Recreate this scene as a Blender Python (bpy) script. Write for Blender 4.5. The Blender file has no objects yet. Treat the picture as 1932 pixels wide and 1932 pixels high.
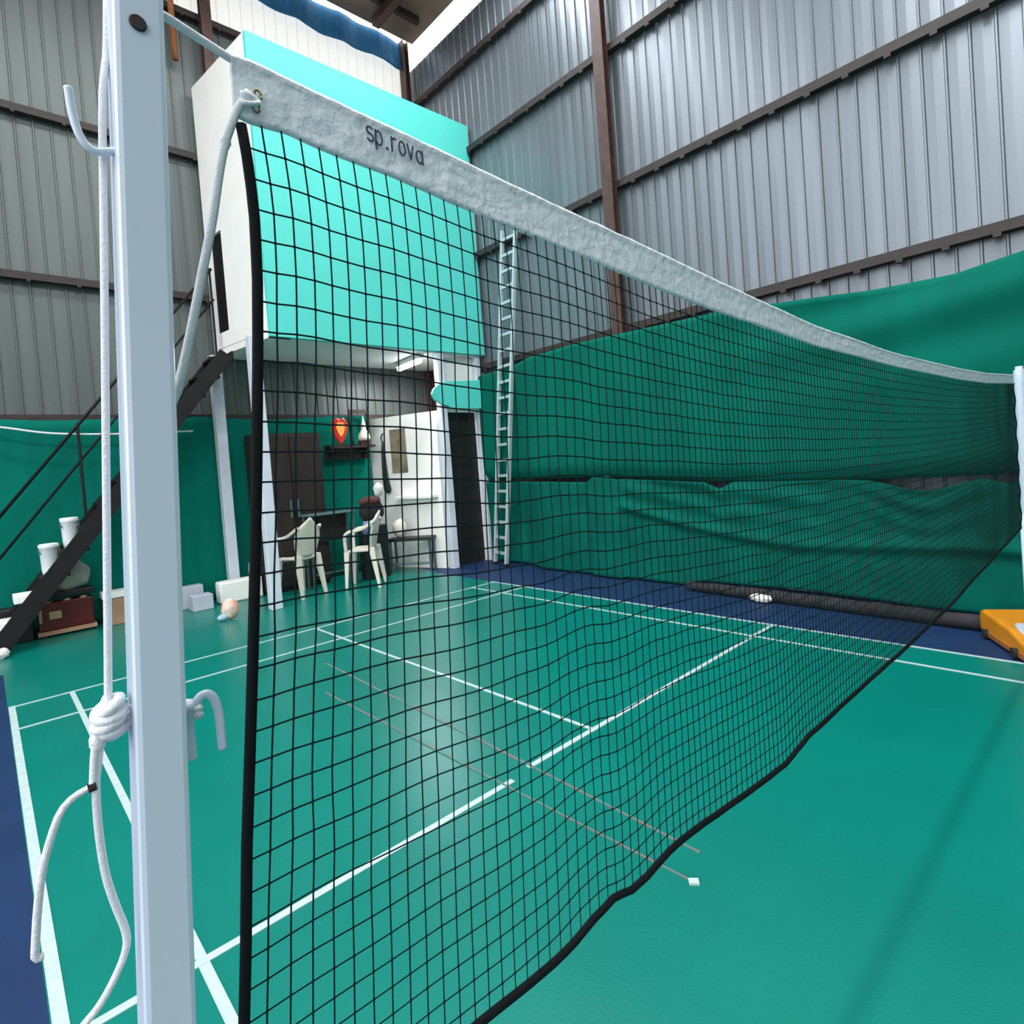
import bpy, math, random
from mathutils import Vector, Matrix, noise
random.seed(7)
C = bpy.context.scene.collection
K = 0.75          # court units -> metres (one court unit = 0.75 m)

# ------------------------------------------------------------------ camera
cam = bpy.data.cameras.new('camera')
co = bpy.data.objects.new('camera', cam); C.objects.link(co)
co.location = (-0.079 * K, -0.7811 * K, 1.9857 * K)
co.rotation_mode = 'XYZ'
co.rotation_euler = (1.5457, 0.0762, -0.7540)
cam.sensor_width = 36.0; cam.sensor_fit = 'HORIZONTAL'
cam.lens = 1089.626 / 1932 * 36
cam.shift_x = (966 - 981.479) / 1932
cam.shift_y = (899.019 - 966) / 1932
cam.clip_start = 0.02; cam.clip_end = 200
bpy.context.scene.camera = co

# ------------------------------------------------------------------ world, lights, exposure
sc = bpy.context.scene
sc.view_settings.view_transform = 'Standard'; sc.view_settings.look = 'None'
sc.view_settings.gamma = 1; sc.view_settings.use_curve_mapping = False
sc.view_settings.exposure = 0.3
w = bpy.data.worlds.new('overcast_sky'); sc.world = w; w.use_nodes = True
wn = w.node_tree; wn.nodes.clear()
wo = wn.nodes.new('ShaderNodeOutputWorld'); wb = wn.nodes.new('ShaderNodeBackground')
tc = wn.nodes.new('ShaderNodeTexCoord'); sx = wn.nodes.new('ShaderNodeSeparateXYZ')
rp = wn.nodes.new('ShaderNodeValToRGB')
wn.links.new(tc.outputs['Generated'], sx.inputs[0]); wn.links.new(sx.outputs['Z'], rp.inputs[0])
rp.color_ramp.elements[0].position = 0.0; rp.color_ramp.elements[0].color = (0.20, 0.20, 0.19, 1)
rp.color_ramp.elements[1].position = 0.06; rp.color_ramp.elements[1].color = (0.94, 0.975, 1.0, 1)
wn.links.new(rp.outputs[0], wb.inputs[0]); wb.inputs[1].default_value = 2.6
wn.links.new(wb.outputs[0], wo.inputs[0])


def area(name, loc, sx_, sy_, power, col=(1, 1, 1), rot=(0, 0, 0)):
    l = bpy.data.lights.new(name, 'AREA'); l.shape = 'RECTANGLE'
    l.size = sx_ * K; l.size_y = sy_ * K; l.energy = power; l.color = col
    o = bpy.data.objects.new(name, l); C.objects.link(o)
    o.location = [c * K for c in loc]; o.rotation_euler = rot
    return o


# daylight falling through the translucent roof strip that runs across the hall over the net
area('roof_strip_daylight', (3.0, 0.02, 11.15), 9.0, 0.4, 460, (0.95, 0.98, 1.0))
# further translucent strips, unseen; the first is placed to brighten the back corner
area('roof_strip_daylight', (3.0, 6.3, 11.15), 9.0, 0.7, 240, (0.95, 0.98, 1.0))
area('roof_strip_daylight', (2.8, -5.0, 11.15), 9.0, 0.7, 90, (0.95, 0.98, 1.0))


# ------------------------------------------------------------------ materials
def lin(c):
    c = c / 255.0
    return c / 12.92 if c <= 0.04045 else ((c + 0.055) / 1.055) ** 2.4


def mat(name, rgb, rough=0.6, metal=0.0, var=0.0, scale=6.0, bump=0.0, bscale=40.0, stretch=(1, 1, 1),
        spec=0.5, emit=0.0, transl=0.0, rgb2=None):
    m = bpy.data.materials.new(name); m.use_nodes = True
    nt = m.node_tree; b = nt.nodes['Principled BSDF']
    col = (lin(rgb[0]), lin(rgb[1]), lin(rgb[2]), 1)
    b.inputs['Base Color'].default_value = col
    b.inputs['Roughness'].default_value = rough; b.inputs['Metallic'].default_value = metal
    b.inputs['Specular IOR Level'].default_value = spec
    if var or bump or rgb2:
        t = nt.nodes.new('ShaderNodeTexCoord'); mp = nt.nodes.new('ShaderNodeMapping')
        mp.inputs['Scale'].default_value = stretch
        nt.links.new(t.outputs['Object'], mp.inputs[0])
    if var or rgb2:
        n = nt.nodes.new('ShaderNodeTexNoise'); n.inputs['Scale'].default_value = scale
        n.inputs['Detail'].default_value = 5
        nt.links.new(mp.outputs[0], n.inputs['Vector'])
        r = nt.nodes.new('ShaderNodeValToRGB')
        r.color_ramp.elements[0].position = 0.35; r.color_ramp.elements[1].position = 0.68
        if rgb2:
            r.color_ramp.elements[0].color = col
            r.color_ramp.elements[1].color = (lin(rgb2[0]), lin(rgb2[1]), lin(rgb2[2]), 1)
        else:
            r.color_ramp.elements[0].color = tuple(max(0, c * (1 - var)) for c in col[:3]) + (1,)
            r.color_ramp.elements[1].color = tuple(min(1, c * (1 + var)) for c in col[:3]) + (1,)
        nt.links.new(n.outputs['Fac'], r.inputs[0]); nt.links.new(r.outputs[0], b.inputs['Base Color'])
    if bump:
        n2 = nt.nodes.new('ShaderNodeTexNoise'); n2.inputs['Scale'].default_value = bscale
        n2.inputs['Detail'].default_value = 4
        nt.links.new(mp.outputs[0], n2.inputs['Vector'])
        bp = nt.nodes.new('ShaderNodeBump'); bp.inputs['Strength'].default_value = bump
        bp.inputs['Distance'].default_value = 0.02
        nt.links.new(n2.outputs['Fac'], bp.inputs['Height']); nt.links.new(bp.outputs[0], b.inputs['Normal'])
    if emit:
        b.inputs['Emission Color'].default_value = col; b.inputs['Emission Strength'].default_value = emit
    if transl:
        tr = nt.nodes.new('ShaderNodeBsdfTranslucent'); tr.inputs[0].default_value = col
        mx = nt.nodes.new('ShaderNodeMixShader'); mx.inputs[0].default_value = transl
        out = nt.nodes['Material Output']
        nt.links.new(b.outputs[0], mx.inputs[1]); nt.links.new(tr.outputs[0], mx.inputs[2])
        nt.links.new(mx.outputs[0], out.inputs[0])
    return m


M = {
    'green_mat': mat('green_vinyl_mat', (2, 111, 100), 0.3, spec=0.3, var=0.07, scale=1.2, bump=0.05, bscale=90),
    'blue_mat': mat('blue_vinyl_mat', (23, 47, 84), 0.55, spec=0.25, var=0.12, scale=3, bump=0.05, bscale=90),
    'line': mat('white_line_paint', (174, 191, 191), 0.5, var=0.08, scale=20),
    'residue': mat('brown_tape_residue', (112, 100, 94), 0.7, rgb2=(60, 120, 112), scale=14),
    'metal': mat('galvanised_sheet', (119, 126, 133), 0.40, 0.5, var=0.10, scale=1.0, stretch=(5, 5, .35)),
    'metal_back': mat('shaded_back_sheet', (98, 105, 103), 0.5, 0.3, var=0.10, scale=1.0, stretch=(5, 5, .35)),  # darker than the right wall's sheet; the back wall's shade put into the colour
    'metal_dim': mat('dim_grey_sheet', (90, 92, 90), 0.6, 0.2, var=0.1, scale=1.0, stretch=(5, 5, .35)),
    'white_sheet': mat('translucent_sheet', (238, 236, 230), 0.5, transl=0.45),
    'steel': mat('rust_brown_steel', (76, 50, 44), 0.55, var=0.25, scale=8),
    'steel_dark': mat('dark_brown_steel', (48, 37, 35), 0.6, var=0.25, scale=8),
    'roof': mat('dark_roof_underside', (124, 106, 92), 0.7, var=0.3, scale=1.5),
    'teal': mat('teal_paint', (84, 212, 200), 0.6, var=0.03, scale=2),
    'white': mat('white_paint', (244, 243, 238), 0.6, var=0.02, scale=4),
    'post': mat('blue_grey_gloss_paint', (205, 218, 232), 0.28, var=0.015, scale=6),
    'rope': mat('white_rope', (222, 225, 229), 0.75, bump=0.2, bscale=300),
    'tape': mat('white_net_tape', (238, 243, 247), 0.45, bump=0.45, bscale=55, transl=0.3),
    'black_cord': mat('black_net_cord', (10, 16, 18), 0.8, spec=0.2),
    'net': mat('dark_net_twine', (6, 26, 28), 0.8, spec=0.2),
    'ink': mat('faded_blue_black_print', (84, 92, 112), 0.7, rgb2=(34, 42, 62), scale=160),
    'brass': mat('brass_eyelet', (140, 124, 84), 0.4, 0.8),
    'bolt': mat('dark_bolt', (66, 60, 60), 0.5, 0.6),
    'cloth': mat('green_shade_cloth', (0, 97, 82), 0.85, spec=0.1, var=0.10, scale=2.5, stretch=(1, 1, .3), bump=0.12, bscale=300),
    'cloth_back': mat('green_shade_cloth_back_lit', (0, 108, 93), 0.85, spec=0.1, var=0.12, scale=2.5, stretch=(1, 1, .3), bump=0.12, bscale=300),  # lighter copy of the cloth; light from the left put into its colour
    'cloth_old': mat('green_shade_cloth_lower', (0, 92, 79), 0.85, spec=0.1, var=0.16, scale=3.0, bump=0.15, bscale=300),
    'blue_tarp': mat('blue_tarpaulin', (66, 140, 182), 0.6, var=0.3, scale=4, stretch=(3, 1, .5), transl=.5),
    'chair': mat('cream_white_plastic', (214, 208, 194), 0.45, var=0.03, scale=6),
    'dark': mat('black_paint', (26, 24, 24), 0.5, var=0.2, scale=5),
    'black': mat('matt_black', (14, 14, 15), 0.8, spec=0.2),
    'column': mat('pale_column_paint', (206, 213, 224), 0.5, var=0.04, scale=4),
    'stair': mat('black_painted_steel', (24, 22, 22), 0.6, var=0.3, scale=8, spec=0.3),
    'wood_dark': mat('dark_brown_wood', (40, 30, 27), 0.5, var=0.3, scale=4, stretch=(4, 4, .4)),
    'red': mat('dark_red_trunk', (84, 14, 12), 0.5, var=0.12, scale=5),
    'tan': mat('tan_card', (168, 132, 104), 0.8, var=0.15, scale=6),
    'gold': mat('dull_gold_plate', (176, 150, 112), 0.5, 0.3),
    'yellow': mat('yellow_orange_paint', (206, 130, 14), 0.45, var=0.08, scale=8),
    'orange': mat('orange_rust_paint', (150, 88, 42), 0.6, var=0.2, scale=10),
    'grey_box': mat('pale_grey_card', (176, 184, 196), 0.7, var=0.06, scale=8),
    'grey_bag': mat('grey_bag_fabric', (156, 156, 146), 0.85, var=0.12, scale=8),
    'white_plastic': mat('white_plastic', (234, 238, 240), 0.4),
    'desk': mat('grey_green_glass', (96, 122, 126), 0.15, var=0.1, scale=5),
    'desk_leg': mat('grey_metal_leg', (104, 122, 126), 0.4, 0.5),
    'black_fabric': mat('black_fabric', (28, 26, 27), 0.9, var=0.3, scale=20),
    'maroon': mat('maroon_fabric', (78, 44, 42), 0.9, var=0.3, scale=20),
    'denim': mat('blue_grey_cloth', (100, 116, 148), 0.9, var=0.2, scale=20),
    'cream_bag': mat('cream_sack', (212, 206, 190), 0.85, var=0.06, scale=10),
    'heart': mat('red_heart_lamp', (170, 34, 20), 0.4, emit=0.2),
    'heart_glow': mat('orange_heart_glow', (230, 130, 60), 0.4, emit=0.6),
    'ivory': mat('ivory_figure', (232, 222, 200), 0.5),
    'tube': mat('lit_fluorescent_tube', (250, 252, 255), 0.4, emit=9.0),
    'ladder': mat('grey_aluminium', (196, 208, 212), 0.4, 0.3, var=0.06, scale=8),
    'poster': mat('brown_paper_poster', (150, 134, 112), 0.8, rgb2=(92, 92, 80), scale=5),
    'paper': mat('crumpled_white_paper', (226, 220, 214), 0.8, bump=0.5, bscale=30),
    'roll': mat('dark_rolled_sheet', (44, 42, 48), 0.85, var=0.4, scale=12, rgb2=(24, 21, 22)),
    'packet': mat('packet_print', (226, 224, 218), 0.5, rgb2=(222, 120, 60), scale=5),
    'packet_blue': mat('packet_blue_end', (150, 182, 200), 0.5),
    'rubber': mat('black_rubber', (22, 22, 22), 0.8),
}


# ------------------------------------------------------------------ mesh builder
class MB:
    def __init__(s): s.v = []; s.f = []

    def add(s, vs, fs):
        n = len(s.v); s.v += [tuple(x) for x in vs]; s.f += [tuple(i + n for i in f) for f in fs]; return s

    def box(s, a, b, rz=0.0, taper=None):
        x0, y0, z0 = a; x1, y1, z1 = b
        vs = [(x0, y0, z0), (x1, y0, z0), (x1, y1, z0), (x0, y1, z0), (x0, y0, z1), (x1, y0, z1), (x1, y1, z1), (x0, y1, z1)]
        if rz:
            cx, cy = (x0 + x1) / 2, (y0 + y1) / 2; c, n = math.cos(rz), math.sin(rz)
            vs = [(cx + (x - cx) * c - (y - cy) * n, cy + (x - cx) * n + (y - cy) * c, z) for x, y, z in vs]
        return s.add(vs, [(3, 2, 1, 0), (4, 5, 6, 7), (0, 1, 5, 4), (1, 2, 6, 5), (2, 3, 7, 6), (3, 0, 4, 7)])

    def bar(s, p, q, w_, h_, up=(0, 0, 1)):
        p = Vector(p); q = Vector(q); d = (q - p).normalized(); u = Vector(up)
        if abs(d.dot(u)) > 0.95: u = Vector((1, 0, 0))
        a = d.cross(u).normalized() * w_ / 2; b = a.cross(d).normalized() * h_ / 2
        vs = [p - a - b, p + a - b, p + a + b, p - a + b, q - a - b, q + a - b, q + a + b, q - a + b]
        return s.add(vs, [(3, 2, 1, 0), (4, 5, 6, 7), (0, 1, 5, 4), (1, 2, 6, 5), (2, 3, 7, 6), (3, 0, 4, 7)])

    def tube(s, pts, r, n=8, smooth=0):
        P = [Vector(p) for p in pts]
        for _ in range(smooth):
            Q = [P[0]]
            for a, b in zip(P, P[1:]): Q += [a * .75 + b * .25, a * .25 + b * .75]
            Q.append(P[-1]); P = Q
        R = r if isinstance(r, (list, tuple)) else [r] * len(P)
        vs = []; ref = None
        for i, p in enumerate(P):
            d = (P[min(i + 1, len(P) - 1)] - P[max(i - 1, 0)]).normalized()
            if ref is None: ref = Vector((0, 0, 1)) if abs(d.z) < .9 else Vector((1, 0, 0))
            a = (ref - d * ref.dot(d)).normalized(); ref = a; b = d.cross(a)
            rr = R[min(i, len(R) - 1)]
            for k in range(n):
                t = 2 * math.pi * k / n; vs.append(p + (a * math.cos(t) + b * math.sin(t)) * rr)
        fs = []
        for i in range(len(P) - 1):
            for k in range(n):
                fs.append((i * n + k, i * n + (k + 1) % n, (i + 1) * n + (k + 1) % n, (i + 1) * n + k))
        fs.append(tuple(range(n - 1, -1, -1))); fs.append(tuple((len(P) - 1) * n + k for k in range(n)))
        return s.add(vs, fs)

    def lathe(s, prof, c, n=20, sx=1.0, sy=1.0):
        vs = []
        for r, z in prof:
            for k in range(n):
                t = 2 * math.pi * k / n
                vs.append((c[0] + r * math.cos(t) * sx, c[1] + r * math.sin(t) * sy, c[2] + z))
        fs = []
        for i in range(len(prof) - 1):
            for k in range(n):
                fs.append((i * n + k, i * n + (k + 1) % n, (i + 1) * n + (k + 1) % n, (i + 1) * n + k))
        fs.append(tuple(range(n - 1, -1, -1))); fs.append(tuple((len(prof) - 1) * n + k for k in range(n)))
        return s.add(vs, fs)

    def prism(s, poly, o, u, v, t):
        """extrude a polygon given in (u,v) coordinates at origin o by vector t"""
        o = Vector(o); u = Vector(u); v = Vector(v); t = Vector(t); n = len(poly)
        a = [o + u * x + v * y for x, y in poly]; b = [p + t for p in a]
        fs = [tuple(range(n - 1, -1, -1)), tuple(range(n, 2 * n))]
        fs += [(i, (i + 1) % n, n + (i + 1) % n, n + i) for i in range(n)]
        return s.add(a + b, fs)

    def grid(s, f, nu, nv, thick=None):
        vs = [f(i / nu, j / nv) for i in range(nu + 1) for j in range(nv + 1)]
        m = nv + 1
        fs = [(i * m + j, (i + 1) * m + j, (i + 1) * m + j + 1, i * m + j + 1) for i in range(nu) for j in range(nv)]
        if thick:
            t = Vector(thick); n = len(vs); vs = vs + [tuple(Vector(p) + t) for p in vs]
            fs = fs + [tuple(n + k for k in reversed(q)) for q in fs]
            ring = [i * m for i in range(nu + 1)] + [nu * m + j for j in range(1, m)] + \
                   [i * m + nv for i in range(nu - 1, -1, -1)] + [j for j in range(nv - 1, 0, -1)]
            for a, b in zip(ring, ring[1:] + ring[:1]): fs.append((b, a, n + a, n + b))
        return s.add(vs, fs)

    def blob(s, c, r, amp=0.0, nu=16, nv=10, sd=0.0):
        vs = []
        for j in range(nv + 1):
            th = math.pi * j / nv
            for i in range(nu):
                ph = 2 * math.pi * i / nu
                d = Vector((math.sin(th) * math.cos(ph), math.sin(th) * math.sin(ph), math.cos(th)))
                k = 1 + amp * noise.noise(d * 2.0 + Vector((sd, sd * .7, 0)))
                vs.append((c[0] + d.x * r[0] * k, c[1] + d.y * r[1] * k, c[2] + d.z * r[2] * k))
        fs = []
        for j in range(nv):
            for i in range(nu):
                fs.append((j * nu + i, (j + 1) * nu + i, (j + 1) * nu + (i + 1) % nu, j * nu + (i + 1) % nu))
        return s.add(vs, fs)

    def build(s, name, m, parent=None, base=None, bevel=0.0, smooth=False, label=None):
        root = parent
        while root is not None and root.parent is not None: root = root.parent
        b = Vector(root['_b']) if root is not None else Vector(base if base is not None else (0, 0, 0))
        me = bpy.data.meshes.new(name)
        me.from_pydata([((x - b.x) * K, (y - b.y) * K, (z - b.z) * K) for x, y, z in s.v], [], s.f)
        me.validate(); me.update()
        o = bpy.data.objects.new(name, me); C.objects.link(o)
        for mm in (m if isinstance(m, list) else [m]): me.materials.append(mm)
        if parent is not None: o.parent = parent
        else:
            o.location = b * K; o['_b'] = tuple(b)
        if smooth:
            for p in me.polygons: p.use_smooth = True
        if bevel:
            bm_ = o.modifiers.new('bevel', 'BEVEL'); bm_.width = bevel * K; bm_.segments = 2
            bm_.limit_method = 'ANGLE'; bm_.angle_limit = 0.6
        if label: o['label'] = label
        return o


def thing(name, label, cat, base, group=None):
    o = bpy.data.objects.new(name, None); C.objects.link(o)
    o.empty_display_size = 0.1; o.location = Vector(base) * K; o['_b'] = tuple(base)
    o['label'] = label; o['category'] = cat
    if group: o['group'] = group
    return o


def tag(o, label, cat, group=None):
    o['label'] = label; o['category'] = cat
    if group: o['group'] = group
    return o


def struct(o): o['kind'] = 'structure'; return o


def interp(L, x):
    if x <= L[0][0]:
        (a, p), (b, q) = L[0], L[1]
    elif x >= L[-1][0]:
        return L[-1][1]
    else:
        for (a, p), (b, q) in zip(L, L[1:]):
            if a <= x <= b: break
    return p + (q - p) * (x - a) / (b - a)


def nz(x, y=0.0, z=0.0): return noise.noise(Vector((x, y, z)))


# ================================================================== SETTING
XW, YW = 7.8, 10.4
# ---- floor
fl = MB()
zs = [(-9, -9, 8.2, 10.7)]
fl.box((-9, -9, -0.12), (8.2, 10.9, -0.002))
floor = struct(fl.build('floor', M['blue_mat']))
g = MB()
g.box((-0.03, -9, -0.01), (6.14, 8.5, 0.0)); g.box((-5.0, 8.5, -0.01), (6.25, 10.38, 0.0)); g.box((-5, 8.2, -0.01), (-0.031, 8.5, 0.0))
g.build('green_court_mat', M['green_mat'], floor)


NLINE = [0]


def fline(p, q, w_, name='court_line', m='line', h=0.002):
    NLINE[0] += 1; h = h + .0003 * NLINE[0]
    d = (Vector((q[0] - p[0], q[1] - p[1], 0))).normalized(); a = Vector((-d.y, d.x, 0)) * w_ / 2
    P = Vector((p[0], p[1], 0)); Q = Vector((q[0], q[1], 0))
    b = MB(); vs = [P - a, P + a, Q + a, Q - a]; up = Vector((0, 0, h))
    vs = [v + Vector((0, 0, -0.004)) for v in vs] + [v + up for v in vs]
    b.add(vs, [(0, 1, 2, 3), (7, 6, 5, 4), (0, 4, 5, 1), (1, 5, 6, 2), (2, 6, 7, 3), (3, 7, 4, 0)])
    return b.build(name, M[m], floor)


fline((0.0, -8.5), (0.0, 6.74), 0.05)
fline((0.46, -8.5), (0.46, 6.70), 0.042)
fline((5.64, -8.5), (5.66, 6.70), 0.034)
fline((6.1, -8.5), (6.13, 6.74), 0.034)
fline((0.0, 6.70), (6.13, 6.70), 0.034)
fline((0.0, 5.94), (6.12, 5.94), 0.034)
fline((-0.02, 1.965), (2.22, 1.955), 0.042)
fline((2.39, 1.99), (6.12, 2.0), 0.042)
fline((3.05, 2.0), (3.02, 6.70), 0.030)
fline((0.0, -1.98), (6.1, -1.98), 0.042)
fline((2.48, 5.2), (2.41, 1.98), 0.022, 'tape_strip', 'residue', 0.002)
fline((2.41, 1.98), (2.37, 0.75), 0.014, 'tape_strip', 'residue', 0.002)
fline((2.11, 4.4), (2.15, 1.9), 0.016, 'tape_strip', 'residue', 0.002)
fline((2.15, 1.9), (2.175, 0.70), 0.011, 'tape_strip', 'residue', 0.002)
fline((2.16, 0.69), (2.19, 0.655), 0.035, 'tape_stub', 'line', 0.006)

# ---- corrugated walls
PROF = [(0, 0), (.010, .022), (.026, .022), (.036, 0), (.13, .004)]
PER = 0.215


def sheet(mb, u0, u1, z0, z1, place, dz=None):
    pts = []; n = int(math.ceil((u1 - u0) / PER))
    for i in range(n):
        for a, h in PROF:
            u = u0 + i * PER + a
            if u < u1: pts.append((u, h))
    pts.append((u1, 0))
    vs = []
    for u, h in pts: vs += [place(u, h, z0), place(u, h, z1)]
    fs = [(2 * i, 2 * i + 2, 2 * i + 3, 2 * i + 1) for i in range(len(pts) - 1)]
    mb.add(vs, fs)
    return mb


wr = sheet(MB(), -9, YW, 0, 11.08, lambda u, h, z: (XW - h, u, z))
wall_right = struct(wr.build('wall_right', M['metal']))
for z in (10.17, 8.42, 6.28, 4.0, 1.62):
    b = MB()
    b.box((7.66, -9, z - .055), (7.768, 10.38, z + .055))
    y = -8.95
    while y < 10.3:
        b.box((7.65, y, z - .095), (7.70, y + .07, z - .05)); y += 0.43
    b.build('girt', M['steel_dark'], wall_right)
for y in (4.82, 10.20, -1.3, -7.0):
    b = MB(); s = .10
    b.box((7.52, y - s, 0), (7.535, y + s, 11.6)); b.box((7.64, y - s, 0), (7.655, y + s, 11.6)); b.box((7.535, y - .012, 0), (7.64, y + .012, 11.6))
    b.build('column', M['steel'], wall_right)

wb_ = sheet(MB(), -9, XW, 0, 10.30, lambda u, h, z: (u, YW - h, z))
wall_back = struct(wb_.build('wall_back', M['metal_back']))
ts = sheet(MB(), -9, XW, 10.30, 11.6, lambda u, h, z: (u, YW - h, z))
ts.build('translucent_upper_sheet', M['white_sheet'], wall_back)
for z in (10.24, 7.74, 5.27, 3.17):
    b = MB(); b.box((-9, 10.26, z - .055), (7.75, 10.368, z + .055))
    x = -8.95
    while x < 7.6:
        b.box((x, 10.25, z - .085), (x + .05, 10.30, z - .05)); x += 0.6
    b.build('girt', M['steel_dark'], wall_back)
for x in (3.42, -3.0):
    b = MB(); s = .085
    zb_ = 4.4 if x > 0 else 0
    b.box((x - s, 10.10, zb_), (x + s, 10.12, 11.6)); b.box((x - s, 10.23, zb_), (x + s, 10.25, 11.6)); b.box((x - .012, 10.12, zb_), (x + .012, 10.23, 11.6))
    b.build('column', M['steel'], wall_back)
b = MB(); b.tube([(2.90, 10.22, 9.3), (2.90, 10.22, 11.6)], 0.05, 10); b.build('downpipe', M['orange'], wall_back, smooth=True)

# ---- roof
rf = MB()
for y0, y1 in ((-9, -5.5), (-4.7, -0.4), (0.45, 5.9), (6.7, 10.02)):
    rf.box((-2.8, y0, 11.52), (7.72, y1, 11.62))
ceiling = struct(rf.build('ceiling', M['roof']))
wf = sheet(MB(), -9, -.5, 3.6, 11.4, lambda u, h, z: (u, -9 + h, z))  # unseen front wall, added and left open low at the left to shape the light
sheet(wf, -.5, XW, 0, 11.4, lambda u, h, z: (u, -9 + h, z))
struct(wf.build('wall_front_added', M['metal_dim']))
for y0, y1 in ((-5.5, -4.7), (-0.4, 0.45), (5.9, 6.7)):
    MB().box((-2.8, y0, 11.55), (7.72, y1, 11.58)).build('skylight_strip', M['white_sheet'], ceiling)
for y in (9.3, 8.3, 7.2, 5.6, 4.5, 3.3, 2.1, 0.9, -1.5, -3, -4.4):
    MB().box((-2.8, y - .05, 11.38), (7.40, y + .05, 11.52)).build('purlin', M['steel_dark'], ceiling)
for x in (6.6, 3.4, 0.0):
    MB().box((x - .08, -9, 11.20), (x + .08, 9.7, 11.38)).build('rafter', M['steel'], ceiling)

# ---- white cubicle under the cabin
wi = MB()
p0, p1 = Vector((6.02, 10.33, 0)), Vector((6.60, 8.62, 0)); d = (p1 - p0).normalized(); a = Vector((d.y, -d.x, 0)) * .05
vs = [p0 - a, p0 + a, p1 + a, p1 - a]; vs = vs + [v + Vector((0, 0, 3.12)) for v in vs]
wi.add(vs, [(3, 2, 1, 0), (4, 5, 6, 7), (0, 1, 5, 4), (1, 2, 6, 5), (2, 3, 7, 6), (3, 0, 4, 7)])
wi.box((6.62, 8.56, 3.08), (7.62, 8.62, 4.18)); wi.box((6.62, 8.56, 0.0), (6.74, 8.62, 3.08)); wi.box((7.50, 8.56, 0), (7.62, 8.62, 3.08))
wall_inner = struct(wi.build('wall_inner', M['white']))
dr = MB(); dr.box((6.74, 8.57, 0.02), (7.50, 8.61, 3.08)); door = struct(dr.build('door_1', M['dark']))
for z in (0.5, 1.25, 2.0, 2.6):
    MB().box((6.80, 8.562, z), (7.44, 8.571, z + .03)).build('door_rail', M['stair'], door)
MB().box((6.80, 8.53, 1.42), (6.83, 8.57, 1.62)).build('door_handle', M['bolt'], door)

# ================================================================== RAISED CABIN
cab = thing('raised_cabin', 'large teal fronted cabin raised on slim white columns at the back of the hall', 'cabin', (5.5, 9.3, 0))
XC, YC = 3.39, 8.35
MB().box((XC, YC, 4.24), (7.72, YC + .08, 8.92)).build('front_wall', M['teal'], cab)
XB = 3.12          # the side wall runs slightly inwards to the back


def side(y0, y1, z0, z1, o0=0.0, o1=.08):
    def xx(y): return XC + (XB - XC) * (y - YC) / (10.25 - YC)
    vs = [(xx(y0) + o0, y0, z0), (xx(y0) + o1, y0, z0), (xx(y1) + o1, y1, z0), (xx(y1) + o0, y1, z0)]
    vs = vs + [(x_, y_, z1) for x_, y_, _ in vs]
    return vs, [(3, 2, 1, 0), (4, 5, 6, 7), (0, 1, 5, 4), (1, 2, 6, 5), (2, 3, 7, 6), (3, 0, 4, 7)]


sw = MB()
for a_ in ((YC + .081, 9.66, 4.34, 8.92), (10.12, 10.25, 4.34, 8.92), (9.66, 10.12, 6.28, 8.92), (9.66, 10.12, 4.34, 4.60)): sw.add(*side(*a_))
sw.build('side_wall', M['white'], cab, label='white side wall facing the stair')
MB().add(*side(9.665, 10.115, 4.605, 6.275, .05, .07)).build('side_door', M['black'], cab, label='narrow black side door')
MB().box((XC, YC + .081, 4.22), (7.72, 10.25, 4.335)).add(*side(YC + .081, 10.25, 4.222, 4.333, .004, .35)).build('floor_slab', M['white'], cab)
MB().box((XC + .09, YC + .09, 8.82), (7.72, 10.24, 8.90)).build('top_slab', M['white'], cab)
MB().box((7.64, YC + .09, 4.34), (7.72, 10.24, 8.81)).build('inner_side_wall', M['white'], cab)
for x, y, s, z0 in ((3.14, 8.42, .085, 0), (6.62, 8.46, .075, 0), (7.58, 8.48, .06, 0), (3.05, 10.08, .085, 0)):
    b = MB(); b.box((x - s, y - s, z0), (x + s, y + s, 4.22))
    b.build('column', M['column'], cab, bevel=.012)

b = MB(); b.tube([(6.30, 8.62, 4.08), (6.40, 9.55, 4.08)], .045, 10)
tl = thing('tube_light', 'lit white fluorescent tube under the raised cabin', 'light', (6.35, 9.1, 4.2))
b.build('tube', M['tube'], tl, smooth=True)
MB().bar((6.29, 8.55, 4.165), (6.41, 9.62, 4.165), .12, .08).build('holder', M['white'], tl)
ll = area('tube_light_glow', (6.35, 9.1, 4.0), .08, 1.0, 30, (1, 1, 1))

# teal rounded board over the black door
tb = MB()
poly = [(7.52, 3.13), (7.52, 3.72), (6.70, 3.66), (6.50, 3.60), (6.36, 3.50), (6.31, 3.40), (6.36, 3.30), (6.50, 3.22), (6.70, 3.17), (6.72, 3.13)]
tb.prism(poly, (0, 8.32, 0), (1, 0, 0), (0, 0, 1), (0, .055, 0))
tag(tb.build('teal_board', M['teal'], base=(6.9, 8.35, 3.13), bevel=.01), 'teal board with rounded left end above the black door', 'board')

# ================================================================== CLOTHS
def wave(y, z): return .03 * nz(y * 1.6, z * .8) + .015 * nz(y * 5, z * 1.5, 3)


TOP = [(-9, 3.75), (-3, 3.9), (-0.12, 3.64), (0.43, 3.57), (1.14, 3.60), (2.12, 3.70), (2.8, 3.78), (4.61, 3.85), (5.59, 3.88), (6.97, 3.84), (8.5, 3.8)]
SEAM = [(-9, 1.5), (0.06, 1.56), (0.52, 1.55), (1.53, 1.53), (2.46, 1.53), (4.03, 1.61), (5.01, 1.69), (6.57, 1.71), (8.5, 1.72)]


def xoff(y):
    if y < 6.7: return 7.32
    if y > 7.35: return 7.56
    return 7.32 + .24 * (y - 6.7) / .65


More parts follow.
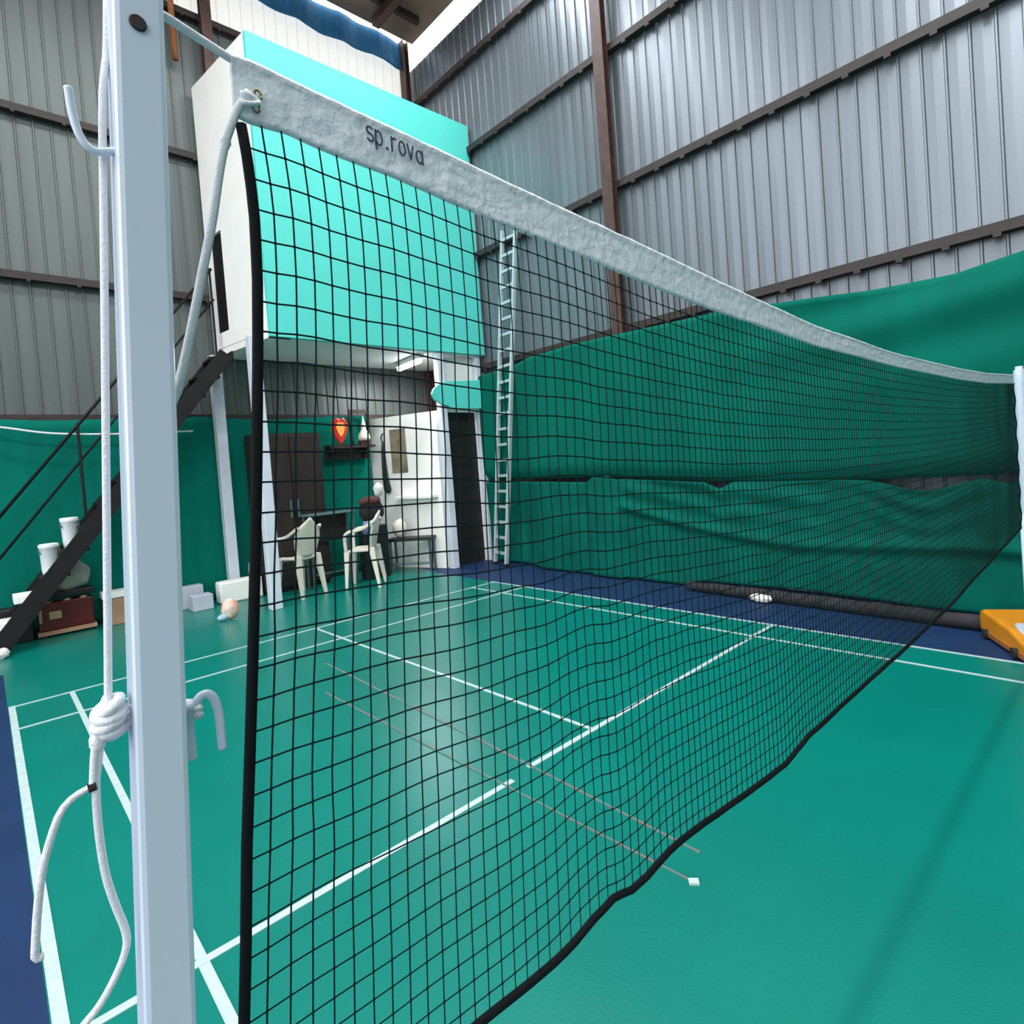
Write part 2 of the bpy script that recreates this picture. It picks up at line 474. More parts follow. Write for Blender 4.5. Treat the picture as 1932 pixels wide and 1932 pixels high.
def f_up(u, v):
    y = -9 + u * 17.4; zt = interp(TOP, y); zb = interp(SEAM, y) - .06
    z = zb + (zt - zb) * v
    sag = .05 * math.sin(math.pi * v) * (0.5 + nz(y * .35, 2.2))
    dr_ = .085 * math.sin((z * 9 + .5 * math.sin(y * 1.1) + y * .7)) * max(0, v - .35) * max(0, min(1, (3.5 - y) / 2))
    return (xoff(y) - .02 + .10 * max(0, 1 - v / .08) + wave(y, z) * .6 - sag + dr_, y, z)


b = MB().grid(f_up, 240, 34, (.012, 0, 0))
tag(b.build('shade_cloth', M['cloth'], base=(7.3, 0, 1.6), smooth=True), 'wide upper green cloth hung along the right metal wall below the girt', 'cloth')

LT = [(-9, 1.5), (-.1, 1.50), (0.0, 1.40), (0.12, 1.41), (0.3, 1.47), (0.5, 1.41), (0.72, 1.35), (0.9, 1.36), (1.15, 1.43), (1.3, 1.47), (1.6, 1.49), (2.46, 1.49), (2.95, 1.50), (3.15, 1.41), (3.35, 1.51), (4.0, 1.55), (4.9, 1.60), (5.0, 1.66), (5.35, 1.64), (5.45, 1.56), (6.5, 1.6), (8.5, 1.62)]
LB = [(-9, .06), (0.3, .06), (2.2, .12), (3.5, .09), (3.8, .02), (8.5, .02)]
FOLD = [(-1, .66), (0.56, .71), (1.5, .66), (2.18, .64), (3.0, .74), (3.65, .84), (4.7, 1.10), (4.85, 1.13)]


def f_lo(u, v):
    y = -9 + u * 17.4; zt = interp(LT, y); zb = interp(LB, y); z = zb + (zt - zb) * v
    x = xoff(y) + wave(y, z) * 1.3
    if -3 < y < 4.85:
        zf = interp(FOLD, y); dd = (z - zf) / .07
        x += -.055 * math.exp(-(dd - .6) ** 2) + .030 * math.exp(-(dd + .9) ** 2)
    if 0.2 < y < 1.5 and z > .7:   # swag pulled at both ends
        c = (y - .82) / .55; zz = (zt - z)
        x += .035 * math.sin(zz * 26 + c * c * 2.5) * math.exp(-zz * 2.2) * max(0, 1 - abs(c) * .55) - .03 * math.exp(-(zz / .1) ** 2) * max(0, 1 - c * c)
    if 1.8 < y < 4.8 and z > .9: x += .032 * math.sin((zt - z) * 20 + y * 3.0) * math.exp(-(zt - z) * 2)
    if 4.85 < y < 5.5: x -= .09
    return (x, y, z)


b = MB().grid(f_lo, 300, 40, (.012, 0, 0))
tag(b.build('shade_cloth', M['cloth_old'], base=(7.3, 0, 0), smooth=True), 'lower sagging green cloth with swags and folds along the right wall', 'cloth')


def f_bk(u, v):
    x = -6 + u * 11.95; z = .02 + 3.14 * v - .03 * math.sin(x * 2) * v
    y = 10.19 + .025 * nz(x * 2.3, z * .5, 8) + .015 * nz(x * 7, z * .6, 5) + .012 * nz(x * 1.2, z * 3, 1)
    return (x, y, z)


b = MB().grid(f_bk, 200, 24, (0, .012, 0))
tag(b.build('shade_cloth', M['cloth_back'], base=(0, 10.16, 0), smooth=True), 'green cloth covering the bottom of the back wall behind the black stair', 'cloth')


def f_tp(u, v):
    x = -4 + u * 11.55; lo = 10.98 + .02 * math.sin(x * 3); hi = 11.56 + .05 * nz(x * 1.8, 4); z = lo + (hi - lo) * v
    return (x, 10.20 + .035 * math.sin(x * 7 + 2 * nz(x, 1)) + .02 * nz(x * 5, z * 2), z)


b = MB().grid(f_tp, 160, 6, (0, .012, 0))
tag(b.build('tarpaulin', M['blue_tarp'], base=(2, 10.2, 11), smooth=True), 'blue strip of tarpaulin hung along the top of the back wall', 'tarpaulin')

b = MB(); b.tube([(-3.0, 10.02, 3.35), (-.6, 10.0, 3.12), (0.22, 10.0, 3.02), (.62, 10.0, 2.93), (1.0, 10.0, 2.90), (1.6, 10.0, 2.89), (2.6, 10.0, 2.92)], .016, 6, 2)
tag(b.build('cord', M['rope'], base=(0, 10, 3), smooth=True), 'thin pale cord strung across the green cloth on the back wall', 'cord')

# ================================================================== NET
TZ = [(0.196, 2.536), (0.22, 2.538), (0.301, 2.529), (0.403, 2.52), (0.523, 2.509), (0.629, 2.499), (0.732, 2.491), (0.896, 2.477), (1.093, 2.459), (1.343, 2.438), (1.662, 2.410), (2.089, 2.379), (2.691, 2.355), (3.09, 2.346), (3.9, 2.345), (4.238, 2.345), (5.109, 2.356), (6.3, 2.40)]
BZ = [(0.196, 2.459), (0.213, 2.456), (0.261, 2.457), (0.306, 2.451), (0.359, 2.446), (0.413, 2.443), (0.49, 2.434), (0.588, 2.422), (0.724, 2.411), (0.887, 2.395), (1.083, 2.373), (1.331, 2.353), (1.652, 2.334), (2.078, 2.309), (2.68, 2.293), (3.08, 2.285), (4.228, 2.277), (5.089, 2.285), (6.3, 2.325)]
NB = [(0.1, 1.075), (0.3, 1.070), (0.454, 1.066), (0.58, 1.057), (0.685, 1.058), (0.75, 1.072), (0.817, 1.076), (0.87, 1.058), (0.935, 1.056), (1.03, 1.066), (1.122, 1.059), (1.4, 1.035), (1.624, 1.021), (1.8, 1.036), (1.96, 1.029), (2.4, 1.034), (2.814, 1.025), (3.69, 1.028), (4.55, 1.06), (5.8, 1.10), (6.3, 1.12)]
XL = [(1.0, .082), (1.317, .112), (1.4, .121), (1.529, .133), (1.658, .148), (1.79, .163), (1.992, .184), (2.165, .2), (2.255, .207), (2.338, .21), (2.4, .208), (2.446, .203), (2.6, .2)]


def ny(x, z=0): return -0.0159 * x + .006 * nz(x * 2.2, z * 2.0, 5)


net = thing('badminton_net', 'black mesh badminton net with white top tape stretched across the green court', 'net', (3.2, -.05, 1.05))


def f_tape(u, v):
    x = .196 + (6.26 - .196) * (u ** 1.9); zt = interp(TZ, x); zb = interp(BZ, x)
    z = zb + (zt - zb) * v
    wr_ = (.0035 * nz(x * 14, v * 3, 2) + .0025 * nz(x * 38, v * 6, 7)) * min(1.3, .45 + x * .9)
    bulge = .004 * math.exp(-((v - .93) / .06) ** 2) + .002 * math.exp(-((v - .06) / .05) ** 2)
    return (x, ny(x) - .004 - bulge + wr_ * math.sin(math.pi * min(1, max(0, v))) , z + .002 * nz(x * 20, v) * (1 if v in (0, 1) else 0))


tape = MB().grid(f_tape, 420, 14, (0, .007, 0)).build('tape', M['tape'], net, smooth=True)
hc = [(x, ny(x), interp(TZ, x) - .005) for x in [.2 + i * .1 for i in range(61)]]
MB().tube([(.085, -.012, 2.551), (.126, -.012, 2.5435), (.16, -.008, 2.537)] + hc + [(6.3, -.1, 2.40)], .0052, 8).build('headline_cord', M['rope'], net, smooth=True)
for x, z in ((.2235, 2.490), (.2200, 2.473)):
    e = MB()
    ring = [(x + .0045 * math.cos(t), ny(x) - .0105, z + .0065 * math.sin(t)) for t in [2 * math.pi * k / 20 for k in range(21)]]
    e.tube(ring, .0016, 6).build('eyelet', M['brass'], net, smooth=True)

# lettering printed on the tape, made of short strokes
def stroke(mb, pts, w_=.0026):
    x0, z0 = .378, 0
    for (a, c), (a2, c2) in zip(pts, pts[1:]):
        def P(s, t):
            x = .379 + s * .0152
            zt = interp(TZ, x); zb = interp(BZ, x)
            return Vector((x, ny(x) - .0088, zb + (zt - zb) * (.47 + t * .30)))
        p, q = P(a, c), P(a2, c2)
        d_ = (q - p); n_ = Vector((-d_.z, 0, d_.x)).normalized() * w_ * .5; e_ = d_.normalized() * w_ * .3
        p = p - e_; q = q + e_; t_ = Vector((0, .0012, 0))
        vs = [p - n_, p + n_, q + n_, q - n_]; vs = vs + [v + t_ for v in vs]
        mb.add(vs, [(0, 1, 2, 3), (7, 6, 5, 4), (0, 4, 5, 1), (1, 5, 6, 2), (2, 6, 7, 3), (3, 7, 4, 0)])


LET = MB()
def arc(cx, cz, rx, rz, t0, t1, n=8): return [(cx + rx * math.cos(math.radians(t0 + (t1 - t0) * i / n)), cz + rz * math.sin(math.radians(t0 + (t1 - t0) * i / n))) for i in range(n + 1)]
stroke(LET, arc(.42, .76, .32, .22, 30, 270, 8) + arc(.42, .30, .34, .24, 90, -150, 8))          # s
stroke(LET, [(1.02, -.30), (1.02, .95)]); stroke(LET, arc(1.36, .48, .36, .46, 150, -150, 12))   # p
stroke(LET, [(2.18, .02), (2.30, .02)], .0042)                                                    # dot
stroke(LET, [(2.80, 0), (2.80, .95)]); stroke(LET, arc(3.14, .50, .34, .42, 165, 60, 5))          # r
stroke(LET, arc(3.98, .48, .36, .46, 0, 360, 14))                                                 # o
stroke(LET, [(4.62, .95), (4.96, 0), (5.30, .95)])                                                # v
stroke(LET, arc(6.02, .42, .36, .42, 0, 360, 14)); stroke(LET, [(6.40, .9), (6.40, 0)])           # a
LET.build('printed_lettering', M['ink'], tape, label='faded dark lettering')

# netting
XS = []
x = 0.225
while x < 6.24:
    XS.append(x); x += 0.0262 * (1 + .06 * nz(x * 9, 3))
ROWS = 35


def npt(x, j):
    t = j / ROWS; zt = interp(BZ, x) + .004; zb = interp(NB, x)
    z = zt + (zb - zt) * t
    z += .004 * nz(x * 9, t * 14, 1) * math.sin(math.pi * t)
    xl = interp(XL, z)
    fx = math.exp(-(x - .2) / .55)
    xx = x + (xl - .2) * fx + .004 * nz(x * 12, t * 11, 4) * math.sin(math.pi * t)
    return Vector((xx, ny(xx, z), z))


GR = [[npt(x, j) for j in range(ROWS + 1)] for x in XS]
nb = MB(); RT = .00128
def twine(P, r):
    nb.tube(P, r, 4)
for i, colm in enumerate(GR): twine(colm, RT)
for j in range(1, ROWS):
    P = []
    xl = interp(XL, GR[0][j].z); P.append(Vector((xl, GR[0][j].y, GR[0][j].z + .001)))
    for i in range(len(XS)):
        P.append(GR[i][j])
    twine(P, RT)
for i in range(0, len(XS)):
    if XS[i] > 3.0: break
    for j in range(1, ROWS):
        p = GR[i][j]; r = .0029
        nb.add([p + Vector(o) * r for o in ((1, 0, 0), (-1, 0, 0), (0, 1, 0), (0, -1, 0), (0, 0, 1.3), (0, 0, -1.3))],
               [(0, 2, 4), (2, 1, 4), (1, 3, 4), (3, 0, 4), (2, 0, 5), (1, 2, 5), (3, 1, 5), (0, 3, 5)])
nb.build('netting', M['net'], net)
sc_ = [(interp(XL, z) , ny(.2), z) for z in [2.45 - k * .04 for k in range(36)]]
MB().tube(sc_, .0072, 8).build('side_cord', M['black_cord'], net, smooth=True)
bc = []
x = .09
while x < 6.27:
    bc.append((x, ny(x, 1.0), interp(NB, x) + .002 * nz(x * 15, 9))); x += .03
MB().tube(bc, .0075, 8).build('bottom_cord', M['black_cord'], net, smooth=True)
fe = [(6.255, -.1 + .004 * math.sin(k), 2.33 - k * .0305) for k in range(41)]
MB().tube(fe, .0062, 6).build('side_cord', M['black_cord'], net, smooth=True)

# ================================================================== NEAR POST
def lean(z): return (z - 1.395) * .0515     # slight inward lean of the near post


np_ = thing('net_post', 'pale blue grey square net post standing close up at the left, with rope hooks', 'post', (-.05, -.03, 0))
b = MB(); vs = []
for z in (0.3, 2.75):
    l = lean(z); x0, x1 = .0055 + l, .0545 + l
    vs += [(x0, -.05, z), (x1, -.05, z), (x1, .0, z), (x0, .0, z)]
b.add(vs, [(3, 2, 1, 0), (4, 5, 6, 7), (0, 1, 5, 4), (1, 2, 6, 5), (2, 3, 7, 6), (3, 0, 4, 7)])
b.build('tube', M['post'], np_, bevel=.006)
MB().tube([(.0845, -.053, 2.4965), (.0845, -.044, 2.4965)], .0085, 20).build('bolt', M['bolt'], np_, bevel=.001)
MB().tube([(.0195, -.03, 2.413), (.0205, -.03, 2.39), (.024, -.03, 2.368), (.030, -.03, 2.356), (.0385, -.03, 2.3515), (.050, -.03, 2.356), (.062, -.03, 2.36)], .0042, 10, 2).build('hook', M['post'], np_, smooth=True)
MB().tube([(.070, -.006, 1.728), (.088, -.006, 1.726), (.0915, -.006, 1.731), (.097, -.006, 1.7365), (.1045, -.006, 1.736), (.111, -.006, 1.727), (.1145, -.006, 1.708), (.1145, -.006, 1.664)], .0052, 10, 2).build('hook', M['post'], np_, smooth=True)
MB().box((.024, .0, 1.66), (.0885, .010, 1.725)).build('cleat_plate', M['post'], np_, bevel=.002)
# weighted base under the post (out of the photograph's frame)
b = MB(); b.prism([(-.36, .05), (.36, .05), (.36, .16), (.10, .30), (-.10, .30), (-.36, .16)], (-.05, -.30, 0), (1, 0, 0), (0, 0, 1), (0, .55, 0)); b.build('base', M['yellow'], np_, bevel=.015)
for dx in (-.26, .16):
    MB().tube([(dx, -.32, .07), (dx, .27, .07)], .07, 14).build('wheel', M['rubber'], np_, smooth=False)

# ================================================================== ROPES on the near post
tr = thing('rope', 'white rope down the left of the near post with big knot and loose tails', 'rope', (0, -.02, 1.4))
MB().tube([(.066, -.006, 2.54), (.060, -.012, 2.475), (.0550, -.018, 2.449), (.0500, -.020, 2.415), (.042, -.020, 2.292), (.030, -.020, 2.118), (.018, -.020, 1.946), (.006, -.020, 1.771), (.004, -.02, 1.755)], .0038, 8, 1).build('run', M['rope'], tr, smooth=True)
def loopk(par, cx, cy, cz, rx, ry, rz, tilt, r):
    P = []
    for i in range(25):
        t = math.radians(360 * i / 24)
        P.append((cx + rx * math.cos(t), cy + ry * math.sin(t), cz + rz * math.sin(t + tilt)))
    MB().tube(P, r, 8).build('rope_coil', M['rope'], par, smooth=True)
loopk(tr, .005, -.022, 1.752, .012, .014, .004, .3, .0058)
loopk(tr, .006, -.024, 1.760, .009, .012, .006, 1.6, .0055)
loopk(tr, .004, -.022, 1.744, .012, .014, .005, 1.2, .0055)
loopk(tr, .004, -.020, 1.736, .010, .013, .003, .2, .0055)
loopk(tr, .012, -.010, 1.735, .014, .014, .010, .9, .0045)
for cz in (1.729, 1.722): MB().tube([(.06, .012, cz), (.082, .006, cz), (.092, -.004, cz - .003), (.091, -.012, cz - .008)], .0055, 8, 2).build('rope_coil', M['rope'], tr, smooth=True)
MB().blob((-.0075, -.026, 1.727), (.0075, .008, .012), .2).build('small_knot', M['rope'], tr, smooth=True)
k = MB(); k.blob((.006, -.016, 1.748), (.014, .012, .022), .3)
k.build('knot', M['rope'], tr, smooth=True)
MB().tube([(-.008, -.028, 1.733), (-.012, -.030, 1.715), (-.0135, -.030, 1.70), (-.0155, -.030, 1.684), (-.031, -.030, 1.681), (-.043, -.030, 1.671), (-.052, -.030, 1.649), (-.061, -.030, 1.621), (-.0675, -.030, 1.582), (-.0715, -.030, 1.548), (-.0725, -.030, 1.5375), (-.066, -.030, 1.5365)], .0036, 8, 1).build('tail', M['rope'], tr, smooth=True)
MB().tube([(-.004, -.026, 1.735), (-.010, -.028, 1.70), (-.0130, -.029, 1.685), (-.0145, -.03, 1.641), (-.0125, -.03, 1.589), (-.006, -.03, 1.551), (.0015, -.03, 1.518), (-.0005, -.03, 1.500), (-.011, -.03, 1.480), (-.026, -.03, 1.459), (-.040, -.03, 1.449), (-.058, -.03, 1.437), (-.07, -.03, 1.41), (-.072, -.03, 1.30)], .0038, 8, 2).build('tail', M['rope'], tr, smooth=True)
MB().tube([(-.0195, -.030, 1.6835), (-.0125, -.0305, 1.6845)], .0052, 8).build('tape_wrap', M['rubber'], tr, label='black tape wrap')

tk = thing('rope', 'short white rope tying the net tape corner down to the near post', 'rope', (.15, 0, 2.1))
MB().tube([(.221, -.010, 2.482), (.212, -.013, 2.485), (.204, -.008, 2.476), (.1975, -.004, 2.463), (.188, -.002, 2.439), (.182, 0, 2.422), (.172, 0, 2.384), (.158, 0, 2.314), (.142, 0, 2.252), (.127, 0, 2.191), (.112, .002, 2.133), (.098, .005, 2.085), (.07, .006, 2.06)], .0054, 8, 2).build('cord', M['rope'], tk, smooth=True)
k = MB(); k.blob((.1825, 0, 2.4215), (.0065, .006, .009), .35); k.build('knot', M['rope'], tk, smooth=True)
k = MB(); k.blob((.210, -.012, 2.484), (.0085, .006, .0075), .3)
k.build('knot', M['rope'], tk, smooth=True)
loopk(tk, .214, -.012, 2.478, .010, .005, .006, .6, .0034)

# ================================================================== FAR POST
fp = thing('net_post', 'far white net post on a yellow wheeled base at the right edge', 'post', (6.36, -.1, 0))
PX, PY = 6.372, -.128
b = MB(); b.tube([(PX, PY, 1.1), (PX, PY, 2.44)], .040, 14); b.tube([(PX, PY, 2.44), (PX, PY, 2.47)], .028, 12); b.build('upper_tube', M['post'], fp, smooth=False)
MB().tube([(PX, PY, .12), (PX, PY, 1.22)], .048, 14).build('lower_sleeve', M['post'], fp, smooth=True)
BR = math.radians(29); BO = Vector((6.84, .31, 0)); BX = Vector((-math.cos(BR), -math.sin(BR), 0)); BY = Vector((math.sin(BR), -math.cos(BR), 0))
def bpt(u, v, z): q_ = BO + BX * u + BY * v; return (q_.x, q_.y, z)
b = MB(); b.prism([(0, .06), (.05, .03), (.80, .03), (.90, .05), (.90, .13), (.55, .22), (.06, .25), (0, .22)], BO, BX, (0, 0, 1), BY * .62)
b.build('base', M['yellow'], fp, bevel=.025)
b = MB(); b.prism([(.08, .028), (.86, .028), (.86, .07), (.08, .07)], BO - BY * .012, BX, (0, 0, 1), BY * .011); b.build('side_rail', M['orange'], fp)
for u in (.16, .70): MB().tube([bpt(u, -.035, .045), bpt(u, .05, .045)], .045, 14).build('wheel', M['rubber'], fp)
def ztop(u): return .25 - (u - .06) / .49 * .03 if u < .55 else .22 - (u - .55) / .35 * .09
vs = [(.60 + .15 * math.cos(2 * math.pi * i / 20), .13 + .07 * math.sin(2 * math.pi * i / 20)) for i in range(20)]
n = len(vs); b = MB(); b.add([bpt(u, v, max(ztop(u), .0) + .001) for u, v in vs] + [bpt(u, v, ztop(u) + .009) for u, v in vs],
                   [tuple(range(n - 1, -1, -1)), tuple(range(n, 2 * n))] + [(i, (i + 1) % n, n + (i + 1) % n, n + i) for i in range(n)])
b.build('sticker', M['grey_box'], fp)
q_ = bpt(.62, .16, ztop(.62)); b = MB(); b.lathe([(.034, 0), (.034, .03)], q_, 16); b.build('knob', M['rubber'], fp)

# ================================================================== LADDER
la = thing('ladder', 'tall pale aluminium ladder leaning on the right metal wall beside the cabin', 'ladder', (7.25, 7.8, 0))
F1, T1 = Vector((7.30, 8.02, .0)), Vector((7.62, 7.42, 6.45)); F2, T2 = Vector((7.20, 7.58, .0)), Vector((7.63, 7.06, 6.45))
for f, t in ((F1, T1), (F2, T2)): MB().bar(f, t, .05, .07).build('side_rail', M['ladder'], la)
for i in range(21):
    s = (i + .8) / 21.4; p, q = F1.lerp(T1, s), F2.lerp(T2, s)
    MB().bar(p, q, .045, .05).build('rung', M['ladder'], la)
for f in (F1, F2):
    MB().box((f.x - .04, f.y - .04, 0.0), (f.x + .04, f.y + .04, .05)).build('foot', M['rubber'], la)

# ================================================================== STAIR
st = thing('staircase', 'black steel staircase climbing to the raised cabin along the back wall', 'staircase', (1.5, 9.6, 0))
S0, S1 = Vector((-.08, 0, .05)), Vector((3.00, 0, 4.10)); Y0, Y1 = 9.25, 9.86
for y in (Y0, Y1):
    MB().bar((S0.x, y, S0.z), (S1.x, y, S1.z), .05, .22).build('stringer', M['stair'], st)
NT = 13
treads = []
for i in range(NT):
    s = (i + .8) / NT; p = S0.lerp(S1, s)
    MB().box((p.x - .16, Y0 + .026, p.z - .02), (p.x + .17, Y1 - .026, p.z + .015)).build('tread', M['stair'], st)
    MB().box((p.x + .14, Y0 + .03, p.z + .016), (p.x + .165, Y1 - .03, p.z + .12)).build('riser', M['stair'], st)
    treads.append((p.x, p.z + .015))
def rail(h, name='handrail', r=.022):
    MB().tube([(S0.x + .02, Y1 + .06, S0.z + h), (3.08, Y1 + .06, 4.16 + h)], r, 8).build(name, M['stair'], st, smooth=True)
rail(1.52); rail(1.0, 'mid_rail', .018)
MB().tube([(-.03, Y1 + .06, 0), (-.03, Y1 + .06, 1.62)], .028, 8).build('newel_post', M['stair'], st)
for x in (1.05, 2.1, 3.05):
    z = S0.z + (x - S0.x) / (S1.x - S0.x) * (S1.z - S0.z)
    MB().tube([(x, Y1 + .06, z - .05), (x, Y1 + .06, z + 1.52)], .02, 8).build('baluster', M['stair'], st)


def tread_at(x):
    return min(treads, key=lambda t: abs(t[0] - x))


def bucket(x, y, z, r, h, label):
    t = thing('bucket', label, 'bucket', (x, y, z), 'white containers on the stair')
    b = MB(); b.lathe([(r * .84, 0), (r * .9, h * .1), (r, h * .86), (r * 1.06, h * .87), (r * 1.06, h * .92)], (x, y, z), 20); b.build('body', M['white_plastic'], t, smooth=True)
    MB().lathe([(r * 1.09, h * .9), (r * 1.09, h * .98), (r * .9, h)], (x, y, z), 20).build('lid', M['white_plastic'], t)
    P = [(x + r * 1.1 * math.cos(a), y - r * .5, z + h * .82 - r * .9 * math.sin(a)) for a in [math.pi * i / 12 for i in range(13)]]
    MB().tube(P, .008, 6).build('handle', M['desk_leg'], t)


tx, tz = tread_at(.60); bucket(tx - .02, 9.55, tz, .105, .42, 'lower white lidded bucket standing on the black stair')
t2 = treads[treads.index((tx, tz)) + 1]; bucket(t2[0] + .0, 9.62, t2[1], .10, .44, 'upper white lidded bucket standing on the black stair')
def slab_thing(name, label, cat, a, b_, m, grp=None, bev=.01):
    o = MB().box(a, b_).build(name, M[m], base=((a[0] + b_[0]) / 2, (a[1] + b_[1]) / 2, a[2]), bevel=bev); return tag(o, label, cat, grp)


tx, tz = treads[1]; slab_thing('white_board', 'flat white slab lying on the third lowest step of the black stair', 'board', (tx - .20, 9.30, tz), (tx + .13, 9.72, tz + .10), 'white')
tx, tz = treads[0]; slab_thing('white_board', 'flat white slab lying on the lowest step of the black stair', 'board', (tx - .24, 9.30, tz), (tx + .10, 9.72, tz + .10), 'white')
C.objects['white_board']['label'] = 'upper of two flat white slabs lying on the low steps of the black stair'
C.objects['white_board.001']['label'] = 'lower of two flat white slabs lying on the low steps of the black stair'
o = MB().blob((.62, 9.50, treads[1][1] + .20 - .05), (.10, .10, .09), .25, sd=4).build('cloth_bundle', M['tan'], base=(.62, 9.5, treads[1][1] + .06), smooth=True)
bpy.data.objects.remove(o)

# ---- things stored under the stair
tk_ = thing('trunk', 'dark red trunk with dull gold plates on the floor under the black stair', 'trunk', (.72, 10.0, 0))
MB().box((.40, 9.885, .09), (1.04, 10.09, .49)).build('body', M['red'], tk_, bevel=.02)
MB().box((.38, 9.87, .03), (1.06, 10.10, .088)).build('base_rail', M['tan'], tk_)
for x in (.52, .74, .93): MB().blob((x, 9.94, .49), (.05, .045, .035), .1).build('corner_knob', M['gold'], tk_, smooth=True)
MB().box((.52, 9.874, .25), (.66, 9.884, .36)).build('nameplate', M['gold'], tk_, bevel=.005)
MB().box((.404, 9.872, .22), (.44, 9.8845, .42)).build('corner_plate', M['gold'], tk_)
for x in (.43, .97): MB().box((x, 9.9, 0), (x + .05, 10.1, .03)).build('foot', M['rubber'], tk_)
slab_thing('black_case', 'flat black case lying on top of the red trunk', 'case', (.48, 9.88, .535), (1.06, 10.12, .63), 'dark', bev=.02)
o = MB().blob((.80, 9.99, .84), (.24, .11, .22), .22, 20, 12, 3).build('grey_sack', M['grey_bag'], base=(.8, 9.99, .63), smooth=True)
tag(o, 'slumped grey sack on the black case behind the stair', 'bag')
cb = thing('cardboard_box', 'brown cardboard box with pale top on the floor beside the red trunk', 'box', (1.32, 9.95, 0))
MB().box((1.16, 9.84, 0), (1.50, 10.10, .40)).build('carton', M['tan'], cb, bevel=.008)
MB().box((1.14, 9.82, .405), (1.52, 10.10, .50)).build('lid', M['white'], cb, bevel=.008)
o = MB().blob((-.02, 9.1, .07), (.08, .08, .07), .3, sd=9).build('paper_ball', M['paper'], base=(-.02, 9.1, 0), smooth=True)
tag(o, 'small crumpled pale paper on the floor at the foot of the black stair', 'paper')
slab_thing('black_box', 'black box standing under the lowest steps of the black stair', 'box', (-.02, 9.9, 0), (.34, 10.12, .50), 'dark', bev=.02)

# ---- boxes right of the near post
slab_thing('grey_carton', 'taller pale grey carton on the floor behind the smaller grey carton', 'box', (2.18, 9.90, 0), (2.52, 10.10, .36), 'grey_box')
slab_thing('grey_carton', 'small pale grey carton on the floor in front of the taller grey carton', 'box', (2.26, 9.52, 0), (2.56, 9.78, .24), 'grey_box')
slab_thing('white_block', 'long low white block on the floor beside the left rear column', 'block', (2.70, 9.66, 0), (3.39, 9.92, .36), 'white', bev=.03)
b = MB(); b.lathe([(.022, 0), (.02, .12), (.006, .24)], (3.24, 9.80, .36), 10); tag(b.build('white_candle', M['white_plastic'], base=(3.24, 9.8, .36), smooth=True), 'thin white candle standing on the long white block', 'candle')
pk = thing('packet', 'small crumpled orange and white packet lying on the green floor', 'packet', (2.46, 8.42, 0))
MB().blob((2.49, 8.44, .145), (.115, .07, .145), .25, 18, 12, 5).build('wrapper', M['packet'], pk, smooth=True)
MB().blob((2.38, 8.42, .05), (.075, .05, .05), .2, 14, 8, 2).build('torn_end', M['packet_blue'], pk, smooth=True)

# ================================================================== UNDER THE CABIN
wd = thing('wardrobe', 'dark brown two door wardrobe against the green cloth under the cabin', 'wardrobe', (4.0, 9.95, 0))
MB().box((3.42, 9.62, .06), (4.62, 10.08, 2.82)).build('carcass', M['wood_dark'], wd)
for x0, x1 in ((3.44, 4.01), (4.03, 4.60)):
    dd = MB().box((x0, 9.585, .10), (x1, 9.615, 2.78)).build('door', M['wood_dark'], wd, bevel=.008)
    hx = x1 - .07 if x0 < 3.6 else x0 + .04
    MB().box((hx, 9.555, 1.30), (hx + .03, 9.584, 1.62)).build('handle', M['desk_leg'], dd)
MB().box((3.44, 9.66, 0), (4.60, 10.06, .06)).build('plinth', M['dark'], wd)

sh = thing('wall_shelf', 'dark wall shelf under the cabin holding a red heart and a pale figure', 'shelf', (5.4, 10.0, 2.6))
MB().box((4.90, 9.80, 2.52), (5.86, 10.06, 2.57)).build('board', M['wood_dark'], sh)
for x in (5.05, 5.70): MB().prism([(0, 0), (-.2, 0), (0, -.22)], (x, 10.05, 2.52), (0, 1, 0), (0, 0, 1), (.03, 0, 0)).build('bracket', M['wood_dark'], sh)
MB().box((4.90, 10.065, 2.30), (5.86, 10.09, 2.60)).build('back_rail', M['wood_dark'], sh)
hp = [(0, -.29), (-.10, -.15), (-.16, .02), (-.17, .14), (-.12, .24), (-.05, .27), (0, .235), (.05, .27), (.12, .24), (.17, .14), (.16, .02), (.10, -.15)]
ht = thing('heart_lamp', 'glowing red and orange heart shaped lamp on the dark wall shelf', 'lamp', (5.16, 9.84, 2.57))
MB().prism([(x, z) for x, z in hp], (5.16, 9.86, 2.865), (1, 0, 0), (0, 0, 1), (0, .07, 0)).build('shell', M['heart'], ht, bevel=.03)
MB().prism([(x * .52, z * .52 + .03) for x, z in hp], (5.16, 9.843, 2.865), (1, 0, 0), (0, 0, 1), (0, .015, 0)).build('glow', M['heart_glow'], ht)
fg = thing('figurine', 'pale seated figurine in front of a dark frame on the wall shelf', 'figurine', (5.66, 9.9, 2.57))
MB().lathe([(.11, 0), (.125, .06), (.10, .14), (.06, .20), (.045, .24), (.055, .28), (.04, .34), (.012, .44), (.004, .50)], (5.66, 9.87, 2.66), 18).build('body', M['ivory'], fg, smooth=True)
MB().box((5.56, 9.81, 2.57), (5.76, 9.96, 2.66)).build('pedestal', M['maroon'], fg, bevel=.01)
b = MB(); b.box((5.44, 10.0, 2.575), (5.50, 10.05, 3.30)); b.box((5.82, 10.0, 2.575), (5.88, 10.05, 3.30)); b.box((5.50, 10.0, 3.22), (5.82, 10.05, 3.30)); b.build('frame', M['wood_dark'], fg)

